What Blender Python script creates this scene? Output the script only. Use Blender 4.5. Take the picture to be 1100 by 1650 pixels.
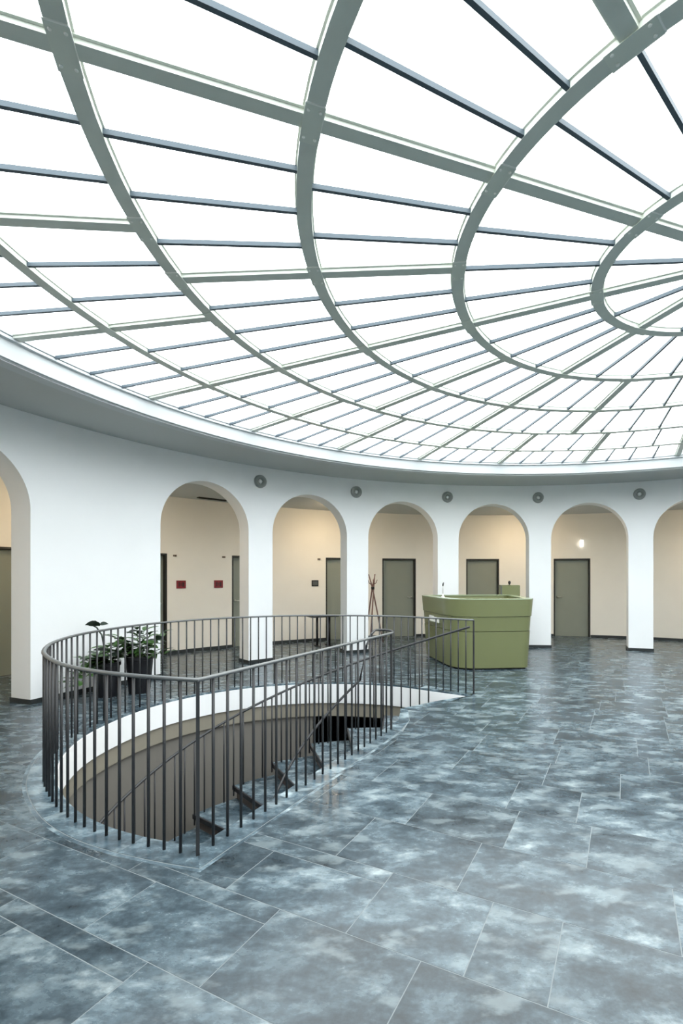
import bpy, bmesh, math, random
from math import pi, sin, cos, radians as rad, sqrt, atan2, hypot, degrees
from mathutils import Vector, Matrix
from mathutils.geometry import tessellate_polygon

for o in list(bpy.data.objects):
    bpy.data.objects.remove(o)
scene = bpy.context.scene
COL = scene.collection
random.seed(7)

# ------------------------------------------------------------------ camera
# origin = centre of the rotunda on the floor
CAM = Vector((-2.52, -3.36, 1.58))
F_PX, PX, HZ = 785.9, 631.7, 928.5          # focal length, principal column, horizon row (1100x1650)
cd = bpy.data.cameras.new('camera')
cam = bpy.data.objects.new('camera', cd)
COL.objects.link(cam)
cam.location = CAM
cam.rotation_euler = (pi / 2, 0, 0)
cd.sensor_fit = 'HORIZONTAL'
cd.sensor_width = 36
cd.lens = 36 * F_PX / 1100
cd.shift_x = (550 - PX) / 1100
cd.shift_y = (HZ - 825) / 1100
cd.clip_end = 200
scene.camera = cam

# ------------------------------------------------------------------ view + world
vs = scene.view_settings
vs.view_transform = 'Standard'
vs.look = 'None'
vs.gamma = 1
vs.use_curve_mapping = False
vs.exposure = 0.0
scene.display_settings.display_device = 'sRGB'
cy = scene.cycles
cy.use_denoising = True
cy.max_bounces = 14
cy.diffuse_bounces = 9
cy.glossy_bounces = 5
cy.transparent_max_bounces = 16
cy.sample_clamp_indirect = 12
cy.caustics_reflective = False
cy.caustics_refractive = False

world = bpy.data.worlds.new('overcast_sky')
scene.world = world
world.use_nodes = True
wt = world.node_tree
wt.nodes.clear()
w_out = wt.nodes.new('ShaderNodeOutputWorld')
w_bg = wt.nodes.new('ShaderNodeBackground')
w_tc = wt.nodes.new('ShaderNodeTexCoord')
w_dot = wt.nodes.new('ShaderNodeVectorMath'); w_dot.operation = 'DOT_PRODUCT'
w_dot.inputs[1].default_value = Vector((0.545, 1.0, 1.105)).normalized()
w_r = wt.nodes.new('ShaderNodeValToRGB')
w_r.color_ramp.elements[0].position = 0.55
w_r.color_ramp.elements[0].color = (0.96, 0.985, 1.0, 1)
w_r.color_ramp.elements[1].position = 1.0
w_r.color_ramp.elements[1].color = (1.0, 0.985, 0.94, 1)
wt.links.new(w_tc.outputs['Generated'], w_dot.inputs[0])
wt.links.new(w_dot.outputs['Value'], w_r.inputs[0])
wt.links.new(w_r.outputs[0], w_bg.inputs['Color'])
w_bg.inputs['Strength'].default_value = 5.8
wt.links.new(w_bg.outputs[0], w_out.inputs[0])

# ------------------------------------------------------------------ materials
def lin(r, g, b):
    f = lambda c: (c / 255 / 12.92) if c / 255 <= .04045 else ((c / 255 + .055) / 1.055) ** 2.4
    return (f(r), f(g), f(b), 1)

def mat(name, col, rough=.5, metal=0, spec=.5, noise=0, nscale=6, bump=0, bscale=40, coat=0):
    m = bpy.data.materials.new(name)
    m.use_nodes = True
    nt = m.node_tree
    b = nt.nodes['Principled BSDF']
    b.inputs['Base Color'].default_value = col
    b.inputs['Roughness'].default_value = rough
    b.inputs['Metallic'].default_value = metal
    b.inputs['Specular IOR Level'].default_value = spec
    b.inputs['Coat Weight'].default_value = coat
    if noise or bump:
        g = nt.nodes.new('ShaderNodeNewGeometry')
    if noise:
        n = nt.nodes.new('ShaderNodeTexNoise')
        n.inputs['Scale'].default_value = nscale
        n.inputs['Detail'].default_value = 6
        nt.links.new(g.outputs['Position'], n.inputs['Vector'])
        r = nt.nodes.new('ShaderNodeValToRGB')
        r.color_ramp.elements[0].position = .3
        r.color_ramp.elements[1].position = .7
        r.color_ramp.elements[0].color = tuple(c * (1 - noise) for c in col[:3]) + (1,)
        r.color_ramp.elements[1].color = tuple(min(1, c * (1 + noise)) for c in col[:3]) + (1,)
        nt.links.new(n.outputs['Fac'], r.inputs[0])
        nt.links.new(r.outputs[0], b.inputs['Base Color'])
    if bump:
        n2 = nt.nodes.new('ShaderNodeTexNoise')
        n2.inputs['Scale'].default_value = bscale
        n2.inputs['Detail'].default_value = 3
        nt.links.new(g.outputs['Position'], n2.inputs['Vector'])
        bp = nt.nodes.new('ShaderNodeBump')
        bp.inputs['Strength'].default_value = bump
        bp.inputs['Distance'].default_value = .01
        nt.links.new(n2.outputs['Fac'], bp.inputs['Height'])
        nt.links.new(bp.outputs[0], b.inputs['Normal'])
    return m

M = {}
M['wall'] = mat('white_plaster', (.90, .905, .905, 1), .75, noise=.012, nscale=1.5, bump=.05, bscale=60)
M['wall_outer'] = mat('cream_plaster', (.88, .84, .76, 1), .8, noise=.015, nscale=2, bump=.05, bscale=60)
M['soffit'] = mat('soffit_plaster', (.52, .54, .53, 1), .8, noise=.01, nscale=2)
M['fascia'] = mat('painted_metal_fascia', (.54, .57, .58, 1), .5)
M['base'] = mat('dark_skirting_stone', lin(42, 46, 46), .4)
M['beam'] = mat('grey_painted_steel', lin(214, 218, 208), .45, noise=.03, nscale=9)
M['bar'] = mat('glazing_bar_aluminium', lin(80, 93, 102), .55)
M['plate'] = mat('bare_steel_plate', lin(226, 226, 214), .35, metal=.2)
M['bolt'] = mat('bright_bolt_head', lin(245, 245, 238), .3, metal=.3)
M['rail'] = mat('charcoal_powder_coat', lin(46, 47, 49), .45)
M['handrail'] = mat('brushed_steel_handrail', lin(104, 107, 108), .35, metal=.4, noise=.05, nscale=30)
M['door'] = mat('olive_grey_door', lin(140, 144, 131), .42, noise=.02, nscale=3)
M['frame'] = mat('black_door_frame', lin(26, 25, 20), .5)
M['steel'] = mat('satin_steel', lin(190, 190, 182), .3, metal=.9)
M['desk'] = mat('olive_green_lacquer', lin(115, 119, 80), .34, noise=.02, nscale=3, coat=.25)
M['desk_top'] = mat('pale_green_counter_top', lin(150, 162, 132), .25, coat=.3)
M['black'] = mat('matt_black', lin(20, 20, 21), .5)
M['pot'] = mat('black_plastic_planter', lin(26, 26, 30), .42, noise=.05, nscale=20)
M['soil'] = mat('potting_soil', lin(58, 44, 34), .95, noise=.3, nscale=50)
M['leaf'] = mat('glossy_green_leaf', lin(62, 96, 46), .38, noise=.3, nscale=14)
M['leaf_dark'] = mat('dark_leaf', lin(38, 52, 42), .45, noise=.2, nscale=14)
M['stem'] = mat('green_stem', lin(70, 92, 50), .5)
M['wood'] = mat('reddish_brown_wood', lin(122, 92, 84), .5, noise=.12, nscale=18)
M['table'] = mat('dark_table_laminate', lin(48, 46, 44), .4)
M['red'] = mat('dark_red_plaque', lin(128, 26, 34), .4)
M['red_dark'] = mat('dark_red_print', lin(58, 12, 18), .4)
M['grey'] = mat('grey_metal_ring', lin(150, 153, 150), .5)
M['grey_dark'] = mat('dark_grey_metal', lin(84, 88, 86), .5)
M['pale'] = mat('pale_diffuser', lin(225, 228, 226), .4)
M['sensor'] = mat('brown_grey_plastic', lin(120, 104, 92), .5)
M['low_wall'] = mat('grey_lower_wall', lin(122, 118, 111), .75, noise=.03, nscale=2)
M['low_band'] = mat('beige_slab_edge', lin(142, 136, 122), .75)
M['low_floor'] = mat('lower_floor_stone', lin(86, 92, 96), .35, noise=.15, nscale=3)
M['riser'] = mat('brown_riser', lin(96, 84, 78), .5, noise=.05, nscale=8)
M['nosing'] = mat('black_nosing', lin(34, 34, 36), .5)
M['grout'] = mat('pale_grout', lin(116, 124, 127), .6, noise=.12, nscale=12)
M['paper'] = mat('white_paper', lin(240, 240, 236), .6)

def stone_material(name, gain=1.0):
    m = bpy.data.materials.new(name)
    m.use_nodes = True
    nt = m.node_tree
    L = nt.links.new
    b = nt.nodes['Principled BSDF']
    g = nt.nodes.new('ShaderNodeNewGeometry')
    oi = nt.nodes.new('ShaderNodeObjectInfo')
    mul = nt.nodes.new('ShaderNodeVectorMath'); mul.operation = 'SCALE'
    comb = nt.nodes.new('ShaderNodeCombineXYZ')
    for i in range(3):
        L(oi.outputs['Random'], comb.inputs[i])
    L(comb.outputs[0], mul.inputs[0]); mul.inputs['Scale'].default_value = 37.0
    add = nt.nodes.new('ShaderNodeVectorMath'); add.operation = 'ADD'
    L(g.outputs['Position'], add.inputs[0]); L(mul.outputs[0], add.inputs[1])
    mp = nt.nodes.new('ShaderNodeMapping')
    mp.inputs['Rotation'].default_value = (0, 0, rad(-154.3))
    mp.inputs['Scale'].default_value = (0.8, 1.45, 1)
    L(add.outputs[0], mp.inputs['Vector'])
    n1 = nt.nodes.new('ShaderNodeTexNoise')       # big clouds
    n1.inputs['Scale'].default_value = 4.4; n1.inputs['Detail'].default_value = 12
    n1.inputs['Roughness'].default_value = .66; n1.inputs['Distortion'].default_value = .15
    L(mp.outputs[0], n1.inputs['Vector'])
    r1 = nt.nodes.new('ShaderNodeValToRGB')
    e = r1.color_ramp.elements
    e[0].position = .28; e[0].color = tuple(gain * c for c in lin(31, 40, 46)[:3]) + (1,)
    e[1].position = .73; e[1].color = tuple(gain * c for c in lin(152, 163, 166)[:3]) + (1,)
    x = e.new(.46); x.color = tuple(gain * c for c in lin(54, 67, 75)[:3]) + (1,)
    x = e.new(.585); x.color = tuple(gain * c for c in lin(82, 97, 105)[:3]) + (1,)
    L(n1.outputs['Fac'], r1.inputs[0])
    n2 = nt.nodes.new('ShaderNodeTexNoise')       # fine speckle
    n2.inputs['Scale'].default_value = 34; n2.inputs['Detail'].default_value = 7
    n2.inputs['Roughness'].default_value = .7
    L(add.outputs[0], n2.inputs['Vector'])
    r2 = nt.nodes.new('ShaderNodeMapRange')
    r2.inputs['From Min'].default_value = .3; r2.inputs['From Max'].default_value = .7
    r2.inputs['To Min'].default_value = .72; r2.inputs['To Max'].default_value = 1.3
    L(n2.outputs['Fac'], r2.inputs['Value'])
    mx = nt.nodes.new('ShaderNodeVectorMath'); mx.operation = 'SCALE'
    L(r1.outputs[0], mx.inputs[0]); L(r2.outputs[0], mx.inputs['Scale'])
    # each slab has its own tone
    hv = nt.nodes.new('ShaderNodeHueSaturation')
    mr = nt.nodes.new('ShaderNodeMapRange')
    mr.inputs['To Min'].default_value = .82; mr.inputs['To Max'].default_value = 1.16
    L(oi.outputs['Random'], mr.inputs['Value']); L(mr.outputs[0], hv.inputs['Value'])
    n4 = nt.nodes.new('ShaderNodeTexNoise')       # pale blotches with a clear outline
    n4.inputs['Scale'].default_value = 5.2; n4.inputs['Detail'].default_value = 5
    n4.inputs['Roughness'].default_value = .55
    L(mp.outputs[0], n4.inputs['Vector'])
    r4 = nt.nodes.new('ShaderNodeMapRange'); r4.interpolation_type = 'SMOOTHSTEP'
    r4.inputs['From Min'].default_value = .53; r4.inputs['From Max'].default_value = .67
    r4.inputs['To Max'].default_value = .36
    L(n4.outputs['Fac'], r4.inputs['Value'])
    m4 = nt.nodes.new('ShaderNodeMix'); m4.data_type = 'RGBA'
    m4.inputs['B'].default_value = tuple(min(1, gain * c) for c in lin(146, 159, 163)[:3]) + (1,)
    L(r4.outputs[0], m4.inputs['Factor']); L(mx.outputs['Vector'], m4.inputs['A'])
    L(m4.outputs['Result'], hv.inputs['Color'])
    L(hv.outputs[0], b.inputs['Base Color'])
    rr = nt.nodes.new('ShaderNodeMapRange')
    rr.inputs['From Min'].default_value = .3; rr.inputs['From Max'].default_value = .7
    rr.inputs['To Min'].default_value = .20; rr.inputs['To Max'].default_value = .32
    L(n1.outputs['Fac'], rr.inputs['Value']); L(rr.outputs[0], b.inputs['Roughness'])
    n3 = nt.nodes.new('ShaderNodeTexNoise'); n3.inputs['Scale'].default_value = 9
    n3.inputs['Detail'].default_value = 4
    L(add.outputs[0], n3.inputs['Vector'])
    bp = nt.nodes.new('ShaderNodeBump'); bp.inputs['Strength'].default_value = .10
    bp.inputs['Distance'].default_value = .012
    L(n3.outputs['Fac'], bp.inputs['Height']); L(bp.outputs[0], b.inputs['Normal'])
    b.inputs['Specular IOR Level'].default_value = .42
    return m
M['stone'] = stone_material('mottled_slate_stone')
M['tread'] = stone_material('pale_tread_stone', 1.15)
M['band'] = stone_material('mottled_border_stone', 1.5)

def glass_material():
    m = bpy.data.materials.new('frosted_skylight_glass')
    m.use_nodes = True
    nt = m.node_tree
    nt.nodes.clear()
    out = nt.nodes.new('ShaderNodeOutputMaterial')
    t = nt.nodes.new('ShaderNodeBsdfTransparent'); t.inputs[0].default_value = (.965, .985, .99, 1)
    gl = nt.nodes.new('ShaderNodeBsdfGlossy'); gl.inputs['Roughness'].default_value = .25
    fr = nt.nodes.new('ShaderNodeValue'); fr.outputs[0].default_value = .03
    mx = nt.nodes.new('ShaderNodeMixShader')
    nt.links.new(fr.outputs[0], mx.inputs[0]); nt.links.new(t.outputs[0], mx.inputs[1])
    nt.links.new(gl.outputs[0], mx.inputs[2]); nt.links.new(mx.outputs[0], out.inputs[0])
    return m
M['glass'] = glass_material()

def glow(name, col, strength):
    m = bpy.data.materials.new(name)
    m.use_nodes = True
    b = m.node_tree.nodes['Principled BSDF']
    b.inputs['Base Color'].default_value = (.9, .9, .9, 1)
    b.inputs['Emission Color'].default_value = col
    b.inputs['Emission Strength'].default_value = strength
    return m
M['lamp_glow'] = glow('warm_lamp_diffuser', (1, .78, .52, 1), 145)
M['sign_glow'] = glow('white_emergency_light', (1, .98, .92, 1), 2.6)

# ------------------------------------------------------------------ helpers
def mesh_data(name, verts, faces, m, smooth=False, fix=True):
    me = bpy.data.meshes.new(name)
    me.from_pydata([tuple(v) for v in verts], [], faces)
    if fix:
        bm = bmesh.new(); bm.from_mesh(me)
        bmesh.ops.recalc_face_normals(bm, faces=bm.faces)
        bm.to_mesh(me); bm.free()
    me.materials.append(M[m])
    if smooth:
        me.polygons.foreach_set('use_smooth', [True] * len(me.polygons))
    me.update()
    return me

def add(name, me, parent=None, loc=(0, 0, 0), rot=(0, 0, 0)):
    o = bpy.data.objects.new(name, me)
    COL.objects.link(o)
    o.location = loc
    o.rotation_euler = rot
    if parent:
        o.parent = parent
    return o

def tag(o, label=None, cat=None, group=None, kind=None):
    if label: o['label'] = label
    if cat: o['category'] = cat
    if group: o['group'] = group
    if kind: o['kind'] = kind
    return o

def empty(name, loc=(0, 0, 0), rz=0):
    o = bpy.data.objects.new(name, None)
    COL.objects.link(o)
    o.location = loc
    o.rotation_euler = (0, 0, rz)
    o.empty_display_size = .1
    return o

class Geo:
    def __init__(s): s.v, s.f = [], []
    def put(s, v, f):
        n = len(s.v); s.v += [tuple(p) for p in v]; s.f += [tuple(i + n for i in q) for q in f]; return s
    def box(s, x0, x1, y0, y1, z0, z1):
        return s.put([(x0, y0, z0), (x1, y0, z0), (x1, y1, z0), (x0, y1, z0), (x0, y0, z1), (x1, y0, z1), (x1, y1, z1), (x0, y1, z1)],
                     [(0, 3, 2, 1), (4, 5, 6, 7), (0, 1, 5, 4), (1, 2, 6, 5), (2, 3, 7, 6), (3, 0, 4, 7)])
    def prism(s, poly, z0, z1):
        n = len(poly)
        return s.put([(p[0], p[1], z0) for p in poly] + [(p[0], p[1], z1) for p in poly],
                     [tuple(range(n - 1, -1, -1)), tuple(range(n, 2 * n))] + [(i, (i + 1) % n, n + (i + 1) % n, n + i) for i in range(n)])
    def sector(s, r0, r1, a0, a1, z0, z1, n=1):
        """closed ring sector, radii r0<r1, angles in degrees"""
        v = []
        for i in range(n + 1):
            a = rad(a0 + (a1 - a0) * i / n)
            for r, z in ((r0, z0), (r1, z0), (r1, z1), (r0, z1)):
                v.append((r * cos(a), r * sin(a), z))
        f = []
        for i in range(n):
            b = 4 * i
            for k in range(4):
                f.append((b + k, b + (k + 1) % 4, b + 4 + (k + 1) % 4, b + 4 + k))
        f += [(0, 3, 2, 1), (4 * n, 4 * n + 1, 4 * n + 2, 4 * n + 3)]
        return s.put(v, f)
    def lathe(s, prof, n=48, a0=0, a1=360, close=True):
        full = abs(a1 - a0 - 360) < 1e-6
        k = len(prof); m = n if full else n + 1
        v = []
        for i in range(m):
            a = rad(a0 + (a1 - a0) * i / n)
            v += [(r * cos(a), r * sin(a), z) for r, z in prof]
        f = []
        for i in range(n):
            j = (i + 1) % m
            for q in range(k if close else k - 1):
                q2 = (q + 1) % k
                f.append((i * k + q, j * k + q, j * k + q2, i * k + q2))
        return s.put(v, f)
    def tube(s, pts, r, n=8, flat=None):
        pts = [Vector(p) for p in pts]
        rs = r if isinstance(r, (list, tuple)) else [r] * len(pts)
        v, f = [], []
        up = Vector((0, 0, 1))
        for i, p in enumerate(pts):
            t = (pts[min(i + 1, len(pts) - 1)] - pts[max(i - 1, 0)])
            if t.length < 1e-9: t = Vector((0, 0, 1))
            t.normalize()
            u = up if abs(t.z) < .95 else Vector((1, 0, 0))
            x = t.cross(u).normalized(); y = x.cross(t).normalized()
            for k in range(n):
                a = 2 * pi * (k + .5) / n
                v.append(p + (x * cos(a) + y * sin(a) * (flat or 1)) * rs[i])
        for i in range(len(pts) - 1):
            for k in range(n):
                k2 = (k + 1) % n
                f.append((i * n + k, i * n + k2, (i + 1) * n + k2, (i + 1) * n + k))
        f.append(tuple(range(n - 1, -1, -1)))
        f.append(tuple((len(pts) - 1) * n + k for k in range(n)))
        return s.put(v, f)
    def data(s, name, m, smooth=False): return mesh_data(name, s.v, s.f, m, smooth)
    def obj(s, name, m, parent=None, smooth=False, loc=(0, 0, 0), rot=(0, 0, 0)):
        return add(name, s.data(name, m, smooth), parent, loc, rot)

def smooth_by_angle(o, deg=35):
    me = o.data
    me.polygons.foreach_set('use_smooth', [True] * len(me.polygons))
    me.set_sharp_from_angle(angle=rad(deg))
    return o

def catmull(P, step):
    """resample a polyline through P with a centripetal-ish Catmull-Rom spline"""
    P = [Vector(p) for p in P]
    out = []
    for i in range(len(P) - 1):
        p0 = P[i - 1] if i else P[0] * 2 - P[1]
        p1, p2 = P[i], P[i + 1]
        p3 = P[i + 2] if i + 2 < len(P) else P[-1] * 2 - P[-2]
        for k in range(12):
            t = k / 12
            out.append(.5 * ((2 * p1) + (p2 - p0) * t + (2 * p0 - 5 * p1 + 4 * p2 - p3) * t * t + (-p0 + 3 * p1 - 3 * p2 + p3) * t ** 3))
    out.append(P[-1])
    return resample(out, step)

def resample(pts, step):
    L = [0]
    for a, b in zip(pts, pts[1:]): L.append(L[-1] + (b - a).length)
    n = max(1, round(L[-1] / step))
    res, j = [], 0
    for i in range(n + 1):
        d = L[-1] * i / n
        while j < len(L) - 2 and L[j + 1] < d: j += 1
        t = (d - L[j]) / max(1e-9, L[j + 1] - L[j])
        res.append(pts[j].lerp(pts[j + 1], min(1, max(0, t))))
    return res

def project(p):
    d = p[1] - CAM.y
    if d < .15: return None
    return PX + F_PX * (p[0] - CAM.x) / d, HZ - F_PX * (p[2] - CAM.z) / d

# ------------------------------------------------------------------ main dimensions
R_IN, R_OUT = 7.45, 7.81          # arcade wall
R_BACK = 9.60                     # corridor back wall
CEIL, SOFFIT = 3.20, 3.585
ARCH_HALF, ARCH_TOP = 6.05, 3.18  # half opening angle (deg), crown height
ARCH_R = R_IN * rad(ARCH_HALF)
SPRING = ARCH_TOP - ARCH_R
AXIS = 64.3
ARCHES = [139.3 - 15.72 * k for k in range(10)] + [165.3 + 15.72 * k for k in range(9)]
ARCHES = sorted(a % 360 for a in ARCHES)
R_EYE = 6.13

# ------------------------------------------------------------------ stair opening outline
RAIL_PTS = [(-1.43, 3.17), (-1.93, 3.48), (-2.45, 3.78), (-3.19, 3.95), (-3.75, 3.94), (-4.27, 3.82), (-4.75, 3.58), (-5.16, 3.22),
            (-5.46, 2.78), (-5.62, 2.3), (-5.68, 1.8), (-5.66, 1.45), (-5.58, 1.12), (-5.45, .80), (-5.22, .42), (-4.96, .12),
            (-4.69, -.13), (-4.4, -.32), (-4.14, -.44), (-3.94, -.51), (-3.74, -.57), (-3.62, -.60)]
CORNER, NEAR_END = Vector((-3.62, -.60)), Vector((-2.53, 1.67))
curve = catmull(RAIL_PTS, .1125)
straight = resample([CORNER, NEAR_END], .1125)
rail_line = curve + straight[1:]
i_corner = len(curve) - 1

def offset_line(line, d):
    """positive = away from the stair opening"""
    res = []
    for i, p in enumerate(line):
        a = line[max(0, i - 1)]; b = line[min(len(line) - 1, i + 1)]
        d1 = (p - a).normalized() if i else (b - p).normalized()
        d2 = (b - p).normalized() if i < len(line) - 1 else d1
        n1 = Vector((-d1.y, d1.x)); n2 = Vector((-d2.y, d2.x))
        n = (n1 + n2).normalized()
        k = 1 / max(.6, n.dot(n1))
        res.append(p - n * d * k)
    return res
M_PT = Vector((-2.42, 2.46))
inner_loop = offset_line(rail_line, -.075) + [Vector((-2.45, 2.0)), M_PT, Vector((-1.95, 2.82))]
outer_loop = offset_line(rail_line, .135) + [Vector((-2.33, 1.98)), M_PT + Vector((.09, -.07)), Vector((-1.87, 2.70))]
mid_loop = offset_line(rail_line, .105) + [Vector((-2.335, 1.98)), M_PT + Vector((.086, -.066)), Vector((-1.873, 2.705))]

# ------------------------------------------------------------------ floor
def ring_with_hole(R, hole, z0, z1, n=120):
    bm = bmesh.new()
    for z in (z0, z1):
        vo = [bm.verts.new((R * cos(2 * pi * i / n), R * sin(2 * pi * i / n), z)) for i in range(n)]
        vh = [bm.verts.new((p.x, p.y, z)) for p in hole]
        es = [bm.edges.new((vo[i], vo[(i + 1) % n])) for i in range(n)] + [bm.edges.new((vh[i], vh[(i + 1) % len(vh)])) for i in range(len(vh))]
        bmesh.ops.triangle_fill(bm, use_beauty=True, edges=es)
    return bm
bm = ring_with_hole(9.98, inner_loop, -.30, -.0008)
me = bpy.data.meshes.new('floor'); bm.to_mesh(me); bm.free()
me.materials.append(M['grout'])
floor = tag(add('floor', me), 'polished dark slate floor of large mottled stone slabs with pale joints', 'floor', kind='structure')

eb = Vector((cos(rad(AXIS + .1)), sin(rad(AXIS + .1)))); ea = Vector((eb.y, -eb.x))
def clip(poly, p, n):          # keep side where (q-p).n >= 0
    out = []
    for i, a in enumerate(poly):
        b = poly[(i + 1) % len(poly)]
        da, db = (a - p).dot(n), (b - p).dot(n)
        if da >= 0: out.append(a)
        if (da >= 0) != (db >= 0): out.append(a + (b - a) * (da / (da - db)))
    return out
def area(poly): return .5 * abs(sum(a.x * b.y - b.x * a.y for a, b in zip(poly, poly[1:] + poly[:1])))
tris = []
for t in tessellate_polygon([[Vector((p.x, p.y, 0)) for p in outer_loop]]):
    T = [outer_loop[i] for i in t]
    if (T[1] - T[0]).cross(T[2] - T[0]) < 0: T.reverse()
    if area(T) > 1e-5: tris.append(T)
def subtract(polys):
    for T in tris:
        res = []
        tx0, tx1 = min(p.x for p in T), max(p.x for p in T); ty0, ty1 = min(p.y for p in T), max(p.y for p in T)
        for P in polys:
            if max(p.x for p in P) < tx0 or min(p.x for p in P) > tx1 or max(p.y for p in P) < ty0 or min(p.y for p in P) > ty1:
                res.append(P); continue
            rest = P
            for i in range(3):
                a, b = T[i], T[(i + 1) % 3]
                n = Vector((b.y - a.y, a.x - b.x))      # outward
                o = clip(rest, a, n)
                if len(o) > 2 and area(o) > 2e-5: res.append(o)
                rest = clip(rest, a, -n)
                if len(rest) < 3 or area(rest) < 2e-5: rest = None; break
        polys = res
    return polys

ROW, LEN, GAP = .489, .713, .0024
KNOWN = {-1: [-3.30, -2.585, -1.87], 0: [-3.01, -2.30, -1.58, -.86], 1: [-2.645, -1.94, -1.40, -1.08], 2: [-2.30, -1.59, -.61],
         3: [-2.09, -1.465, -1.015], 4: [-2.59, -1.56, -1.11], 6: [-2.07, -1.36, -.65]}
slabs = []
for k in range(-16, 26):
    t0 = -2.75 + ROW * k; t1 = t0 + ROW
    js = list(KNOWN.get(k, [-9 + random.random() * LEN]))
    while js[0] > -10.5: js.insert(0, js[0] - LEN * random.choice((.75, 1, 1, 1, 1.35)))
    while js[-1] < 10.5: js.append(js[-1] + LEN * random.choice((.75, 1, 1, 1, 1.35)))
    pieces = []
    for a, b in zip(js, js[1:]):
        if k <= 1 and b <= -1.90:
            pieces.append((a, b, t0, t0 + .379))
        else:
            pieces.append((a, b, t0, t1))
    if k <= 1:
        s_ = max([b for a, b in zip(js, js[1:]) if b <= -1.90])
        while s_ > -10: pieces.append((s_ - .93, s_, t0 + .379, t1)); s_ -= .93
    for a, b, c, d in pieces:
        P = [ea * s + eb * t for s, t in ((a + GAP, c + GAP), (b - GAP, c + GAP), (b - GAP, d - GAP), (a + GAP, d - GAP))]
        if (P[1] - P[0]).cross(P[2] - P[0]) < 0: P.reverse()
        if min(p.length for p in P) > 9.62: continue
        if max(p.length for p in P) > 9.62:      # trim at the back wall
            th = atan2(sum(p.y for p in P), sum(p.x for p in P))
            for da in (-.04, 0, .04):
                n = Vector((cos(th + da), sin(th + da)))
                P = clip(P, n * 9.62, -n)
                if len(P) < 3: break
            if len(P) < 3: continue
        Q = subtract([P])
        Q = [q for q in Q if area(q) > 3e-4]
        if not Q: continue
        cx_, cy_ = sum(p.x for p in P) / len(P), sum(p.y for p in P) / len(P)
        pr = [project((p.x, p.y, 0)) for p in P]
        vis = 0
        if all(pr):
            sx = max(min(x, 1100) for x, y in pr) - min(max(x, 0) for x, y in pr)
            sy = max(min(y, 1650) for x, y in pr) - min(max(y, 0) for x, y in pr)
            if sx > 1 and sy > 1: vis = sx * sy
        elif any(pr) : vis = 3000 if hypot(cx_ - CAM.x, cy_ - CAM.y) < 2.6 and cy_ > CAM.y else 0
        slabs.append((vis, Q, Vector((cx_, cy_))))
slabs.sort(key=lambda s: -s[0])
rest = Geo()
for i, (vis, Q, c) in enumerate(slabs):
    if i < 300 and vis > 0:
        g = Geo()
        for q in Q: g.prism([p - c for p in q], -.010, 0)
        g.obj('slab', 'stone', floor, loc=(c.x, c.y, 0))
    else:
        for q in Q: rest.prism(q, -.010, 0)
o = rest.obj('slab_field', 'stone', floor); tag(o, kind='stuff')

# border stones that follow the stair opening
nseg = len(inner_loop)
bounds = list(range(0, i_corner, 7)) + [i_corner] + list(range(i_corner + 7, len(rail_line) - 3, 7)) + [len(rail_line) - 1, nseg - 2, nseg]
for a, b in zip(bounds, bounds[1:]):
    g = Geo()
    for i in range(a, b):
        j = (i + 1) % nseg
        g.prism([inner_loop[i], inner_loop[j], mid_loop[j], mid_loop[i]], -.02, .001)
    g.obj('border_stone', 'band', floor)
g = Geo()
for i in range(len(rail_line) - 1):
    m1, m2 = mid_loop[i].lerp(outer_loop[i], .22), mid_loop[i + 1].lerp(outer_loop[i + 1], .22)
    g.prism([m1, m2, outer_loop[i + 1], outer_loop[i]], -.012, 0)
g.obj('border_line', 'band', floor)

# ------------------------------------------------------------------ slab edge and lower storey
def ribbon(line, d0, d1, z0, z1):
    A, B = offset_line(line, d0), offset_line(line, d1)
    g = Geo()
    for i in range(len(line) - 1):
        g.prism([A[i], A[i + 1], B[i + 1], B[i]], z0, z1)
    return g
g = ribbon(rail_line, -.085, .05, -.30, -.021)
LE = [NEAR_END] + [Vector((-2.45, 2.0)), M_PT, Vector((-1.95, 2.82)), Vector(RAIL_PTS[0])]
for a, b in zip(LE, LE[1:]):
    n = (b - a).normalized(); n = Vector((n.y, -n.x))
    g.prism([a + n * .004, b + n * .004, b + n * .05, a + n * .05], -.30, -.021)
tag(g.obj('trim_2', 'wall'), 'white rendered edge of the floor around the stair opening', 'trim', kind='structure')
g = ribbon(rail_line, -.06, .30, -.50, -.30)
tag(g.obj('trim_3', 'low_band'), 'beige lower band under the white edge of the stair opening', 'trim', kind='structure')
wall_pts = [p for p in rail_line[:i_corner + 1] if p.x < -3.6 or p.y < 1]
g = ribbon(wall_pts, -.02, .22, -3.14, -.50)
tag(g.obj('wall_lower', 'low_wall'), 'curved grey wall of the stairwell below the floor edge', 'wall', kind='structure')
g = Geo().lathe([(9.4, -3.14), (9.65, -3.14), (9.65, -.31), (9.4, -.31)], 64)
tag(g.obj('wall_basement', 'low_wall'), 'dim outer wall of the storey below', 'wall', kind='structure')
g = Geo().prism([Vector((9.7 * cos(2 * pi * i / 64), 9.7 * sin(2 * pi * i / 64))) for i in range(64)], -3.3, -3.14)
tag(g.obj('floor_lower', 'low_floor'), 'dark floor of the storey below, seen down the stairwell', 'floor', kind='structure')

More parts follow.
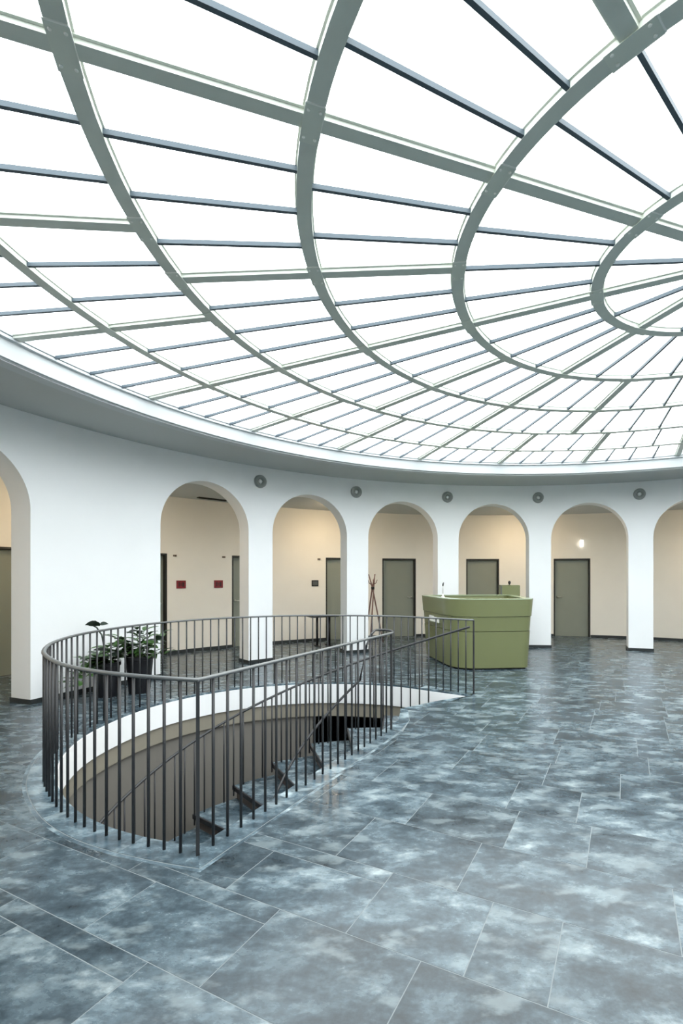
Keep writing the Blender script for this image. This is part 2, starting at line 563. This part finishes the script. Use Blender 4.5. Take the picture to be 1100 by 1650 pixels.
# ------------------------------------------------------------------ arcade wall
def arcade():
    g = Geo()
    top = 3.62
    edges = []
    for c in ARCHES: edges.append((c - ARCH_HALF, c + ARCH_HALF, c))
    # solid piers between the arches
    for i, (a0, a1, c) in enumerate(edges):
        b0 = edges[(i + 1) % len(edges)][0]
        if b0 < a1: b0 += 360
        n = max(2, int((b0 - a1) / .9))
        g.sector(R_IN, R_OUT, a1, b0, -.005, top, n)
        # spandrel above the arch
        m = 40
        hs = []
        for k in range(m + 1):
            u = -cos(pi * k / m)
            hs.append((c + u * ARCH_HALF, SPRING + ARCH_R * sqrt(max(0, 1 - u * u))))
        v = []
        for a, h in hs:
            ca, sa = cos(rad(a)), sin(rad(a))
            for r, z in ((R_IN, h), (R_OUT, h), (R_OUT, top), (R_IN, top)): v.append((r * ca, r * sa, z))
        f = []
        for k in range(m):
            for q in range(4):
                f.append((4 * k + q, 4 * k + (q + 1) % 4, 4 * k + 4 + (q + 1) % 4, 4 * k + 4 + q))
        g.put(v, f)
    bm = bmesh.new()
    me = bpy.data.meshes.new('wall_inner')
    me.from_pydata(g.v, [], g.f)
    bm.from_mesh(me)
    bmesh.ops.remove_doubles(bm, verts=bm.verts, dist=1e-4)
    bmesh.ops.recalc_face_normals(bm, faces=bm.faces)
    bm.to_mesh(me); bm.free()
    me.materials.append(M['wall'])
    o = add('wall_inner', me)
    smooth_by_angle(o, 30)
    return o
wall_inner = tag(arcade(), 'white round arcade wall with tall semicircular arches', 'wall', kind='structure')
g = Geo()
for i, c in enumerate(ARCHES):
    a1 = c + ARCH_HALF; b0 = ARCHES[(i + 1) % len(ARCHES)] - ARCH_HALF
    if b0 < a1: b0 += 360
    n = max(2, int((b0 - a1) / 1.5))
    g.sector(R_IN - .012, R_OUT + .012, a1 - .09, b0 + .09, .0, .06, n)
tag(g.obj('baseboard_inner', 'base'), 'dark skirting around the feet of the white arcade piers', 'baseboard', kind='structure')

# ------------------------------------------------------------------ corridor back wall with doors
DOORS = [(150.4, 155.8), (137.4, 142.8), (123.8, 129.2), (110.25, 115.65), (101.42, 106.8), (88.1, 93.33), (74.3, 79.7)]
DH, REC = 2.04, .13
ds = sorted(DOORS)
g = Geo(); gb = Geo()
for i, (a0, a1) in enumerate(ds):
    b0 = ds[(i + 1) % len(ds)][0]
    if b0 < a1: b0 += 360
    n = max(2, int((b0 - a1) / 2))
    g.sector(R_BACK, R_BACK + .3, a1, b0, -.005, 3.3, n)
    g.sector(R_BACK, R_BACK + .3, a0, a1, DH, 3.3, 3)
    gb.sector(R_BACK - .014, R_BACK + .01, a1 + .02, b0 - .02, .0, .065, n)
wall_outer = tag(smooth_by_angle(g.obj('wall_outer', 'wall_outer')), 'cream corridor wall curving behind the arches', 'wall', kind='structure')
tag(gb.obj('baseboard_outer', 'base'), 'dark skirting along the cream corridor wall', 'baseboard', kind='structure')
DOOR_LABEL = ['olive door seen through the arch at the picture edge beside the blank wall',
              'olive door just beyond the blank white wall, only a dark strip showing',
              'olive door to the right of the two red plaques',
              'olive door behind the small dark side table',
              'olive door behind the wooden coat stand',
              'olive door partly hidden behind the green reception desk',
              'olive door under the small glowing emergency light']
for i, (a0, a1) in enumerate(DOORS):
    am = (a0 + a1) / 2
    d = empty('door_%d' % (i + 1), (R_BACK * cos(rad(am)), R_BACK * sin(rad(am)), 0), rad(am) - pi / 2)   # local y = outward, x = to the right seen from inside... mirrored below
    w = R_BACK * rad(a1 - a0)
    x0, x1 = -w / 2, w / 2
    tag(d, DOOR_LABEL[i], 'door', kind='structure')
    g = Geo()
    g.box(x0 - .006, x0 + .035, -.004, REC, 0, DH); g.box(x1 - .035, x1 + .006, -.004, REC, 0, DH); g.box(x0 + .035, x1 - .035, -.004, REC, DH - .035, DH)
    g.box(x0 - .03, x1 + .03, REC, REC + .1, -.2, DH + .05)
    g.obj('door_frame', 'frame', d)
    Geo().box(x0 + .04, x1 - .04, REC - .045, REC - .002, .008, DH - .04).obj('door_leaf', 'door', d)
    hx = x0 + .10 if i in (0, 2, 6) else x1 - .10
    hs = 1 if hx < 0 else -1
    g = Geo()
    g.tube([(hx, REC - .045, 1.03), (hx, REC - .095, 1.03), (hx + .005 * hs, REC - .1, 1.03), (hx + .12 * hs, REC - .1, 1.03)], .010, 8)
    g.put(*(lambda q: (q.v, q.f))(Geo().tube([(hx, REC - .056, 1.03), (hx, REC - .044, 1.03)], .026, 14)))
    g.obj('door_handle', 'steel', d, True)

# ------------------------------------------------------------------ ceilings, fascia
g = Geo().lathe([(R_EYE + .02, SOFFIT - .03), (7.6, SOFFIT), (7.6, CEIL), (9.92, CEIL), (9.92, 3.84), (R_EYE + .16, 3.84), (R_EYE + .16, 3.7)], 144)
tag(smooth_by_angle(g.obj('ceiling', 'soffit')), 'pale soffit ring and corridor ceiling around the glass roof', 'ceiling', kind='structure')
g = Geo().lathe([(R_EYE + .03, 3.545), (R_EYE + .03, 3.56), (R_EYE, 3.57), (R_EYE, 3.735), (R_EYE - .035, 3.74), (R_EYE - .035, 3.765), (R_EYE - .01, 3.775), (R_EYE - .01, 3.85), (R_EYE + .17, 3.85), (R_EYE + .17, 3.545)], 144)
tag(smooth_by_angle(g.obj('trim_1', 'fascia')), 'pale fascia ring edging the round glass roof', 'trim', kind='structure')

# ------------------------------------------------------------------ skylight
sky = tag(empty('window_1', (0, 0, 0)), 'round glass skylight with concentric grey steel rings and ribs', 'skylight', kind='structure')
U = 1.026
RAD = [R_EYE - .02, 5 * U, 4 * U, 3 * U, 2 * U, U, .16]
DIV = [12, 9, 8, 6, 4, 2]
MAIN = [3, 3, 2, 2, 1, 1]
A0 = 199.15
ZB, ZG = 3.755, 3.800           # beam underside, glass
BW = .086                       # beam width
def ring_profile(r, w):
    h = w / 2
    return [(r - h, ZB), (r + h, ZB), (r + h, ZG - .012), (r + h + .010, ZG - .010), (r + h + .010, ZG - .006), (r + .03, ZG + .012),
            (r - .03, ZG + .012), (r - h - .010, ZG - .006), (r - h - .010, ZG - .010), (r - h, ZG - .012)]
for k in range(1, 6):
    smooth_by_angle(Geo().lathe(ring_profile(RAD[k], BW), 144).obj('ring_beam', 'beam', sky), 30)
Geo().lathe([(RAD[0] - .02, ZB + .02), (RAD[0] + .01, ZB + .02), (RAD[0] + .01, ZG + .02), (RAD[0] - .03, ZG + .02)], 144).obj('rim_bar', 'fascia', sky)
Geo().lathe([(.0, ZB), (.15, ZB), (.19, ZB + .02), (.19, ZG + .02), (0, ZG + .02)], 32, close=False).obj('hub', 'beam', sky)

def rib_mesh(r0, r1):
    g = Geo(); h = BW * .44
    g.box(r0, r1, -h, h, ZB + .006, ZG - .016)
    g.box(r0, r1, -h - .014, h + .014, ZG - .016, ZG - .009)
    g.box(r0, r1, -.024, .024, ZG + .005, ZG + .012)
    return g.data('rib', 'beam')
def bar_mesh(r0, r1):
    g = Geo()
    g.box(r0, r1, -.011, .011, ZB + .004, ZB + .032)
    return g.data('glazing_bar', 'bar')
def pane_mesh(r0, r1, da):
    n = max(1, int(da / 3.5))
    return Geo().sector(r0 + .012, r1 - .012, -da / 2 + degrees(.009 / r1), da / 2 - degrees(.009 / r1), ZG - .005, ZG + .005, n).data('pane', 'glass')
panes = []
for k in range(6):
    ro, ri = RAD[k], RAD[k + 1]
    hb = BW / 2
    r0, r1 = ri + (hb if k < 5 else .02), ro - (hb if k else .0)
    rm, bmh, pm = rib_mesh(r0, r1), bar_mesh(ri, ro), pane_mesh(ri, ro, 45 / DIV[k])
    for s in range(8):
        for i in range(DIV[k]):
            a = A0 + 45 * s + 45 * i / DIV[k]
            if (i * MAIN[k]) % DIV[k] == 0: add('rib', rm, sky, rot=(0, 0, rad(a)))
            else: add('glazing_bar', bmh, sky, rot=(0, 0, rad(a)))
            ap = a + 22.5 / DIV[k]
            panes.append((.5 * (ri + ro) * sin(rad(ap)), pm, ap))
panes.sort(key=lambda p: -p[0])
left = Geo()
for i, (y, pm, ap) in enumerate(panes):
    if i < 296: add('pane', pm, sky, rot=(0, 0, rad(ap)))
    else:
        R = Matrix.Rotation(rad(ap), 4, 'Z')
        left.put([R @ v.co for v in pm.vertices], [tuple(p.vertices) for p in pm.polygons])
tag(left.obj('pane_field', 'glass', sky), kind='stuff')
# bolted joint plates where ribs meet the rings
def plate_mesh(r):
    g = Geo()
    g.box(r - BW * .54, r + BW * .54, -.105, .105, ZB - .003, ZB)
    return g.data('joint_plate', 'plate2')
M['plate2'] = mat('joint_plate_paint', lin(218, 222, 210), .4)
bolt_me = Geo().lathe([(0, -.005), (.006, -.005), (.008, -.003), (.008, 0), (0, 0)], 8, close=False).data('bolt', 'bolt', True)
lip_me = {}
for k in range(1, 6):
    r = RAD[k]
    pmesh = plate_mesh(r)
    lip = Geo().box(r - BW * .54, r + BW * .54, .105, .112, ZB - .004, ZB + .002).box(r - BW * .58, r - BW * .54, -.105, .105, ZB - .004, ZB + .002).data('plate_edge', 'bolt')
    angs = sorted(set(round(45 / n * i, 3) for n in (MAIN[k - 1], MAIN[k]) for i in range(n)))
    for s in range(8):
        for a in angs:
            th = rad(A0 + 45 * s + a)
            pl = add('joint_plate', pmesh, sky, rot=(0, 0, th))
            p = project((r * cos(th), r * sin(th), ZB))
            near = p and -60 < p[0] < 1160 and -60 < p[1] < 480
            if near:
                add('plate_edge', lip, pl)
                for dx in (-.028, .028):
                    for dy in (-.075, .075):
                        add('bolt', bolt_me, pl, loc=(r + dx, dy, ZB - .003))

# ------------------------------------------------------------------ round wall vents between the arches
VENT = ['above the pier left of the side table', 'above the pier beside the wooden coat stand', 'above the pier behind the green desk',
        'above the pier just right of the green desk', 'above the rightmost white pier']
for i, a in enumerate((131.55, 116.0, 100.15, 84.6, 68.75)):
    t = empty('round_wall_vent', (R_IN * cos(rad(a)), R_IN * sin(rad(a)), 3.315), rad(a) - pi / 2)
    tag(t, 'round grey vent ' + VENT[i], 'vent', 'round vents above the arcade piers')
    q = (pi / 2, 0, 0)
    Geo().lathe([(.042, -.0), (.046, .03), (.09, .05), (.115, .04), (.122, -.02)], 28).obj('outer_ring', 'grey', t, True, rot=(-pi / 2, 0, 0)).rotation_euler = (pi / 2, 0, 0)
    Geo().lathe([(0, .0), (.08, .0), (.08, -.02), (0, -.02)], 28, close=False).obj('throat', 'grey_dark', t, rot=(pi / 2, 0, 0))
    Geo().lathe([(0, .035), (.022, .033), (.036, .022), (.038, .0), (0, .0)], 24, close=False).obj('centre_disc', 'pale', t, True, rot=(pi / 2, 0, 0))

# ------------------------------------------------------------------ corridor ceiling lamps
LAMP = {116.9: 'warm round ceiling lamp in the corridor behind the coat stand pier', 85.5: 'warm round ceiling lamp in the corridor behind the pier right of the desk',
        148.3: 'warm round ceiling lamp in the corridor behind the blank white wall', 54.1: 'warm round ceiling lamp in the corridor past the rightmost arch',
        179.7: 'warm round ceiling lamp in the corridor past the arch at the picture edge'}
for a, lb in LAMP.items():
    t = empty('ceiling_lamp', (8.45 * cos(rad(a)), 8.45 * sin(rad(a)), CEIL), 0)
    tag(t, lb, 'lamp', 'corridor ceiling lamps')
    Geo().lathe([(0, 0), (.15, 0), (.155, -.02), (.14, -.035), (0, -.035)], 28, close=False).obj('housing', 'pale', t, True)
    Geo().lathe([(0, -.075), (.06, -.07), (.11, -.055), (.132, -.035), (0, -.035)], 28, close=False).obj('diffuser', 'lamp_glow', t, True)

# ------------------------------------------------------------------ guard railing
rail = tag(empty('guard_railing', (CORNER.x, CORNER.y, 0)), 'curved dark steel guard railing around the stair opening', 'railing')
off = Vector((CORNER.x, CORNER.y, 0))
RH = 1.01
def L3(p, z): return Vector((p[0], p[1], z)) - off
bal = Geo().tube([(0, 0, -.03), (0, 0, RH - .02)], .009, 8).data('baluster', 'rail', True)
post = Geo().box(-.009, .009, -.0095, .0095, -.03, RH - .02).data('post', 'rail')
for i, p in enumerate(rail_line):
    if i in (0, i_corner, len(rail_line) - 1):
        q = rail_line[min(i + 1, len(rail_line) - 1)] - rail_line[max(i - 1, 0)]
        add('post', post, rail, loc=L3(p, 0), rot=(0, 0, atan2(q.y, q.x) + pi / 2))
    else:
        add('baluster', bal, rail, loc=L3(p, 0))
# spiral stair geometry
SC = Vector((-2.70, .75)); TH0, DTH, RISE = 64.85, 11.25, .165
R_I, R_O = .62, 2.58
def stair_z(a): return -RISE * (a - TH0) / DTH
# top rail, ending in a hairpin that turns into the stair handrail
top = [L3(p, RH - .018) for p in rail_line]
d = (rail_line[-1] - rail_line[-2]).normalized(); n = Vector((-d.y, d.x))
smooth_by_angle(Geo().tube(top + [L3(rail_line[-1] + d * .02, RH - .018)], 0.0165, 10, flat=.75).obj('top_rail', 'handrail', rail), 50)
E0 = rail_line[-1]
hp = []
for k in range(9):
    a = pi * k / 8
    hp.append(L3(E0 + d * (.02 + .10 * sin(a)) + n * (.10 - .10 * cos(a)), RH - .018 + .02 * sin(a / 2)))
e1 = E0 + n * .20
hp += [L3(e1 - d * .06, RH - .03), L3(e1 - d * .16, RH - .13)]
for k in range(1, 22):
    a = 92 + k * 7.5
    r = .92
    hp.append(L3(SC + Vector((cos(rad(a)), sin(rad(a)))) * r, stair_z(a) + 1.02))
smooth_by_angle(Geo().tube(hp, .0125, 10).obj('inner_handrail', 'rail', rail), 50)

# ------------------------------------------------------------------ staircase
stair = tag(empty('spiral_staircase', (SC.x, SC.y, -3.14)), 'curved staircase of slate treads descending through the floor opening', 'staircase')
gt = Geo().sector(R_I, R_O, 0, DTH + 1.2, -.045, 0, 4).data('tread', 'tread')
gr = Geo().sector(R_I + .01, R_O - .02, DTH - .7, DTH + .1, -RISE, -.045, 1).data('riser', 'riser')
gn = Geo().sector(R_I, R_O + .004, DTH + .75, DTH + 1.24, -.048, .003, 1).data('nosing', 'nosing')
pk = Geo().tube([(0, 0, 0), (0, 0, .955)], .0095, 6).data('picket', 'rail', True)
for i in range(18):
    z = 3.14 - RISE * (i + 1)
    a = rad(TH0 + DTH * i)
    add('tread', gt, stair, loc=(0, 0, z), rot=(0, 0, a))
    add('riser', gr, stair, loc=(0, 0, z), rot=(0, 0, a))
    add('nosing', gn, stair, loc=(0, 0, z), rot=(0, 0, a))
    for j in range(4):
        aa = a + rad(DTH * (j + .5) / 4)
        if degrees(aa) < 72: continue
        add('picket', pk, stair, loc=((R_O - .05) * cos(aa), (R_O - .05) * sin(aa), z - RISE * (j - 1.5) / 4))
def helix(r, a0, a1, dz, n=60):
    return [Vector((r * cos(rad(a0 + (a1 - a0) * k / n)), r * sin(rad(a0 + (a1 - a0) * k / n)), 3.14 + stair_z(a0 + (a1 - a0) * k / n) + dz)) for k in range(n + 1)]
smooth_by_angle(Geo().tube(helix(R_O - .05, 62, 262, .88), .015, 10).obj('outer_handrail', 'rail', stair), 50)
g = Geo()
H_ = helix(R_O - .01, 66, 266, -.33)
for p, q in zip(H_, H_[1:]):
    k = 1 - .03 / R_O
    v = []
    for P in (p, q):
        v += [P, Vector((P.x * k, P.y * k, P.z)), Vector((P.x * k, P.y * k, P.z + .17)), P + Vector((0, 0, .17))]
    g.put(v, [(0, 1, 5, 4), (1, 2, 6, 5), (2, 3, 7, 6), (3, 0, 4, 7)])
g.obj('outer_string', 'nosing', stair)

# ------------------------------------------------------------------ reception desk
def rounded(poly, radii, n=8):
    out = []
    m = len(poly)
    for i in range(m):
        p, a, b = Vector(poly[i]), Vector(poly[i - 1]), Vector(poly[(i + 1) % m])
        r = radii[i]
        u, w = (a - p).normalized(), (b - p).normalized()
        for k in range(n + 1):
            t = k / n
            out.append((p + u * r) * (1 - t) ** 2 + p * 2 * t * (1 - t) + (p + w * r) * t * t)
    return out
desk = tag(empty('reception_desk', (-1.0, 5.7, 0)), 'olive green reception desk with flared rounded body near the stair railing', 'desk')
DB = [(-1.90, 6.55), (-1.47, 4.80), (-.19, 4.92), (-.10, 6.75)]
DR = [.3, .42, .16, .3]
base_poly = [p - Vector((-1.0, 5.7)) for p in rounded(DB, DR)]
def flare(poly, d):
    c = sum(poly, Vector((0, 0))) / len(poly)
    res = []
    for i, p in enumerate(poly):
        a, b = poly[i - 1], poly[(i + 1) % len(poly)]
        t = (b - a).normalized()
        nn = Vector((t.y, -t.x))
        if nn.dot(p - c) < 0: nn = -nn
        res.append(p + nn * d)
    return res
def shell(z0, z1, d0, d1, thick, name, m):
    A, B = flare(base_poly, d0), flare(base_poly, d1)
    Ai, Bi = flare(base_poly, d0 - thick), flare(base_poly, d1 - thick)
    n = len(A)
    v = [(p.x, p.y, z0) for p in A] + [(p.x, p.y, z1) for p in B] + [(p.x, p.y, z1) for p in Bi] + [(p.x, p.y, z0) for p in Ai]
    f = []
    for i in range(n):
        j = (i + 1) % n
        for q in range(4):
            q2 = (q + 1) % 4
            f.append((q * n + i, q * n + j, q2 * n + j, q2 * n + i))
    return smooth_by_angle(Geo().put(v, f).obj(name, m, desk), 40)
Geo().prism(flare(base_poly, -.05), 0, .04).obj('plinth', 'black', desk)
shell(.03, .645, -.005, .035, .10, 'lower_panel', 'desk')
shell(.655, .895, .030, .048, .10, 'middle_panel', 'desk')
shell(.905, 1.185, .062, .085, .14, 'upper_panel', 'desk')
shell(1.185, 1.2, .088, .088, .16, 'counter_rim', 'desk_top')
Geo().prism(flare(base_poly, -.09), .72, .75).obj('worktop', 'desk_top', desk)
# white leaflets in a slot on the flank facing the stair
u = (Vector(DB[1]) - Vector(DB[0])).normalized(); nn = Vector((u.y, -u.x))
if nn.x > 0: nn = -nn
c0 = Vector(DB[0]).lerp(Vector(DB[1]), .50) - Vector((-1.0, 5.7))
g = Geo()
P = [c0 + nn * .038 + u * -.30, c0 + nn * .038 + u * .30, c0 + nn * .085 + u * .30, c0 + nn * .085 + u * -.30]
g.prism(P, .735, .745)
g.obj('leaflet_ledge', 'desk_top', desk)
for k, (s0, s1, h) in enumerate(((-.27, -.02, .10), (.02, .26, .085))):
    t = Geo().prism([c0 + nn * .052 + u * s0, c0 + nn * .052 + u * s1, c0 + nn * .07 + u * s1, c0 + nn * .07 + u * s0], .7455, .7455 + h)
    o = t.obj('leaflet_stack', 'paper', None, loc=(-1.0, 5.7, 0))
    tag(o, ('white leaflet stack on the desk ledge, nearer the coat stand', 'white leaflet stack on the desk ledge, nearer the desk front')[k], 'leaflets', 'leaflets on the desk flank')

# cabinet behind the desk and small objects
cab = tag(empty('storage_cabinet', (-.02, 7.0, 0), rad(-4)), 'tall olive green cabinet standing behind the reception desk', 'cabinet')
Geo().box(-.20, .20, -.03, .25, 0.03, 1.39).obj('body', 'desk', cab)
Geo().box(-.175, .20, -.05, -.03, .05, 1.38).obj('cabinet_door', 'desk', cab)
Geo().box(-.20, -.175, -.05, -.03, .05, 1.38).obj('side_strip', 'grey_dark', cab)
Geo().box(-.19, .19, -.02, .24, 0, .03).obj('plinth', 'black', cab)
cl = tag(empty('desk_clock', (-.02, 7.05, 1.39)), 'tiny dark round device on top of the green cabinet', 'clock')
Geo().lathe([(0, .02), (.02, .025), (.03, .045), (.03, .065), (.018, .088), (0, .092)], 16, close=False).obj('head', 'black', cl, True)
Geo().lathe([(0, 0), (.03, 0), (.028, .008), (.008, .012), (.007, .024), (0, .024)], 16, close=False).obj('foot', 'black', cl, True)
st = tag(empty('slim_stand', (-1.60, 5.50, 1.2)), 'slim upright stand with white foot on the desk rim', 'stand')
Geo().lathe([(0, 0), (.035, 0), (.034, .012), (.012, .02), (.01, .06), (0, .06)], 16, close=False).obj('foot', 'paper', st, True)
Geo().tube([(0, 0, .05), (0, 0, .22)], .006, 8).obj('stem', 'steel', st, True)
Geo().tube([(0, 0, .2), (.004, 0, .24), (.012, 0, .27)], [.011, .014, .006], 8).obj('tip', 'black', st, True)

# ------------------------------------------------------------------ coat stand (bundle of crossing poles)
cs = tag(empty('coat_stand', (-2.98, 8.2, 0)), 'reddish wooden coat stand of crossing poles in the third arch', 'coat stand')
for k, (a, tw) in enumerate(((20, 1), (140, 1), (260, 1))):
    b = rad(a); e = rad(a + 165)
    p0 = Vector((.26 * cos(b), .26 * sin(b), .0)); pm = Vector((.02 * cos(b + 1.6), .02 * sin(b + 1.6), 1.30)); p1 = Vector((.10 * cos(e), .10 * sin(e), 1.63))
    q = [p0.lerp(pm, t) for t in (0, .5, 1)] + [pm.lerp(p1, t) for t in (.5, 1)]
    po = Geo().tube(q, [.016, .017, .018, .017, .012], 8).obj('pole', 'wood', cs, True)
    hk = Geo().tube([pm.lerp(p1, .25), pm.lerp(p1, .3) + Vector((.07 * cos(e + .7), .07 * sin(e + .7), .02)), pm.lerp(p1, .3) + Vector((.10 * cos(e + .7), .10 * sin(e + .7), .10))], [.010, .010, .008], 8)
    hk.obj('hook', 'wood', po, True)
Geo().tube([(0, 0, 1.27), (0, 0, 1.33)], .04, 10).obj('collar', 'black', cs, True)

# ------------------------------------------------------------------ side table
tb = tag(empty('side_table', (-4.10, 7.72, 0), rad(28)), 'small dark side table standing in the second arch', 'table')
Geo().box(-.32, .32, -.2, .2, .66, .69).obj('table_top', 'table', tb)
for x in (-.13, .16):
    Geo().tube([(x, 0, .012), (x, 0, .66)], .028, 10).obj('leg', 'black', tb, True)
    Geo().box(x - .03, x + .03, -.19, .19, 0, .014).obj('foot', 'black', tb)

# ------------------------------------------------------------------ plaques, sensors, emergency light, ceiling slot
def ray_to_cylinder(px, py, R):
    a = (px - PX) / F_PX
    Xc, Dc = -CAM.x, -CAM.y
    A = a * a + 1; B = -2 * (a * Xc + Dc); C = Xc * Xc + Dc * Dc - R * R
    D = (-B + sqrt(B * B - 4 * A * C)) / (2 * A)
    return Vector((a * D - Xc, D - Dc, CAM.z + (HZ - py) * D / F_PX))
def on_back_wall(name, ang, z):
    return empty(name, ((R_BACK - .001) * cos(rad(ang)), (R_BACK - .001) * sin(rad(ang)), z), rad(ang) - pi / 2)
PLQ = [(135.75, 'red', 'dark red square plaque on the cream wall, nearer the blank white wall'), (131.0, 'red', 'dark red square plaque on the cream wall, beside the olive door'),
       (117.3, 'black', 'small black square plaque on the wall above the side table')]
for a, c, lb in PLQ:
    t = on_back_wall('wall_plaque', a, 1.41)
    tag(t, lb, 'plaque', 'square plaques on the corridor wall')
    s = .095 if c == 'red' else .085
    Geo().box(-s, s, -.014, 0, -s * .86, s * .86).obj('plate', c, t)
    pc = 'red_dark' if c == 'red' else 'grey_dark'
    g = Geo()
    g.box(-.055, -.028, -.016, -.0142, -.045, .05); g.box(.02, .06, -.016, -.0142, -.05, .045); g.box(-.012, .006, -.016, -.0142, -.03, .03)
    if c == 'red': g.obj('print', pc, t)
    else: Geo().box(-s * .72, s * .72, -.016, -.0142, -s * .55, s * .55).obj('print', pc, t)
for a, lb in ((136.5, 'small brownish fitting above the red plaque nearer the blank wall'), (130.3, 'small brownish fitting above the red plaque beside the door'), (116.7, 'small brownish fitting above the black plaque')):
    t = on_back_wall('wall_sensor', a, 2.0)
    tag(t, lb, 'sensor', 'small fittings beside the doors')
    Geo().box(-.035, .035, -.012, 0, -.018, .018).obj('back_plate', 'sensor', t)
    Geo().lathe([(0, .035), (.013, .03), (.017, .0), (0, 0)], 14, close=False).obj('lens', 'sensor', t, True, loc=(0, -.012, 0), rot=(pi / 2, 0, 0))
t = on_back_wall('emergency_light', 75.6, 2.45)
tag(t, 'small glowing white emergency light on the wall above an olive door', 'light')
Geo().box(-.02, .02, -.04, 0, .05, .10).obj('bracket', 'pale', t)
Geo().box(-.035, .035, -.06, -.02, -.10, .06).obj('lit_panel', 'sign_glow', t)
t = tag(empty('ceiling_slot', (-6.27, 6.83, CEIL), rad(44)), 'black slot diffuser on the corridor ceiling behind the first full arch', 'diffuser')
g = Geo(); g.box(-.31, .31, -.055, -.03, -.02, 0); g.box(-.31, .31, .03, .055, -.02, 0); g.box(-.31, -.29, -.03, .03, -.02, 0); g.box(.29, .31, -.03, .03, -.02, 0)
g.obj('slot_frame', 'black', t)
Geo().box(-.29, .29, -.03, .03, -.006, 0).obj('slot_core', 'black', t)

# ------------------------------------------------------------------ potted plants
def leaf_data(name, L, W, m):
    v, f = [], []
    n = 6
    for i in range(n + 1):
        t = i / n
        w = W * sin(pi * min(1, t * .93 + .07)) ** .8 * (1 - .25 * t)
        z = -.35 * L * t * t
        v += [(L * t, -w, z + .25 * w), (L * t, 0, z), (L * t, w, z + .25 * w)]
    for i in range(n):
        b = 3 * i
        f += [(b, b + 3, b + 4, b + 1), (b + 1, b + 4, b + 5, b + 2)]
    me = mesh_data(name, v, f, m, True, fix=False)
    return me
leafA, leafB, leafC = leaf_data('leaf', .16, .042, 'leaf'), leaf_data('leaf', .13, .04, 'leaf_dark'), leaf_data('leaf', .19, .04, 'leaf')
def planter(loc, rt, rb, h, label, stems, seed):
    rnd = random.Random(seed)
    t = tag(empty('potted_plant', loc), label, 'plant', 'potted plants behind the railing')
    smooth_by_angle(Geo().lathe([(0, 0), (rb, 0), (rb + .008, .01), (rt - .006, h - .05), (rt + .006, h - .045), (rt + .008, h), (rt - .018, h), (rt - .022, h - .06), (0, h - .06)], 28, close=False).obj('pot', 'pot', t), 40)
    Geo().lathe([(0, h - .035), (rt - .03, h - .045), (rt - .03, h - .058), (0, h - .058)], 20, close=False).obj('soil', 'soil', t)
    for (az, lean, ln, droop, nl) in stems:
        az = rad(az)
        pts = []
        for k in range(9):
            s = k / 8
            rr = .03 + lean * s + lean * .3 * s * s
            zz = h - .06 + ln * s - droop * s * s
            pts.append(Vector((rr * cos(az), rr * sin(az), zz)))
        so = Geo().tube(pts, [.008 * (1 - .6 * k / 8) for k in range(9)], 6).obj('stem', 'stem', t, True)
        for k in range(nl):
            s = .22 + .78 * (k + .5) / nl
            i = min(7, int(s * 8)); p = pts[i].lerp(pts[i + 1], s * 8 - i)
            tg = (pts[i + 1] - pts[i]).normalized()
            yaw = az + (1 if k % 2 else -1) * rad(rnd.uniform(45, 95))
            lf = rnd.choice((leafA, leafA, leafB, leafC))
            o = add('leaf', lf, so, loc=p, rot=(rnd.uniform(-.5, .5), -rnd.uniform(.1, .75), yaw))
            sc = rnd.uniform(.9, 1.3); o.scale = (sc, sc, sc)
        add('leaf', leafA, so, loc=pts[-1], rot=(0, -.6, az))
    return t
planter((-5.96, 3.28, 0), .175, .125, .50, 'black pot with upright leafy green plant, nearer the arch with red plaques',
        [(100, .12, .42, .04, 9), (200, .16, .38, .06, 9), (20, .18, .40, .05, 9), (300, .17, .34, .08, 8), (150, .20, .30, .10, 8), (350, .30, .22, .12, 6), (250, .12, .32, .05, 8), (60, .2, .33, .06, 8), (230, .22, .40, .06, 9), (285, .08, .46, .03, 9), (330, .16, .42, .05, 9), (180, .28, .24, .12, 8)], 3)
pl = planter((-6.27, 3.08, 0), .145, .115, .45, 'black pot with trailing leafy plant, nearer the left end of the railing',
        [(190, .15, .26, .24, 9), (218, .30, .18, .36, 9), (165, .11, .30, .16, 8), (20, .15, .30, .06, 8), (80, .15, .34, .05, 8), (270, .18, .26, .10, 8), (330, .18, .28, .08, 8), (240, .30, .2, .3, 8), (255, .34, .16, .34, 9), (203, .18, .30, .2, 9), (300, .14, .34, .06, 9)], 5)
# one long stem with a broad dark leaf standing above the railing
pts = [Vector((-.02, 0, .4)), Vector((-.06, .02, .62)), Vector((-.10, .03, .80)), Vector((-.17, .03, .90)), Vector((-.22, .02, .93))]
so = Geo().tube(pts, [.012, .011, .011, .010, .008], 6).obj('stem', 'leaf_dark', pl, True)
big = leaf_data('leaf', .17, .075, 'leaf_dark')
for yaw, dz, sc in ((pi, 0, 1), (pi * .8, .01, .8), (-pi * .75, .0, .8), (0.2, .01, .55)):
    o = add('leaf', big, so, loc=pts[-1] + Vector((.10, 0, dz)), rot=(.7, -.3, yaw)); o.scale = (sc, sc, sc)
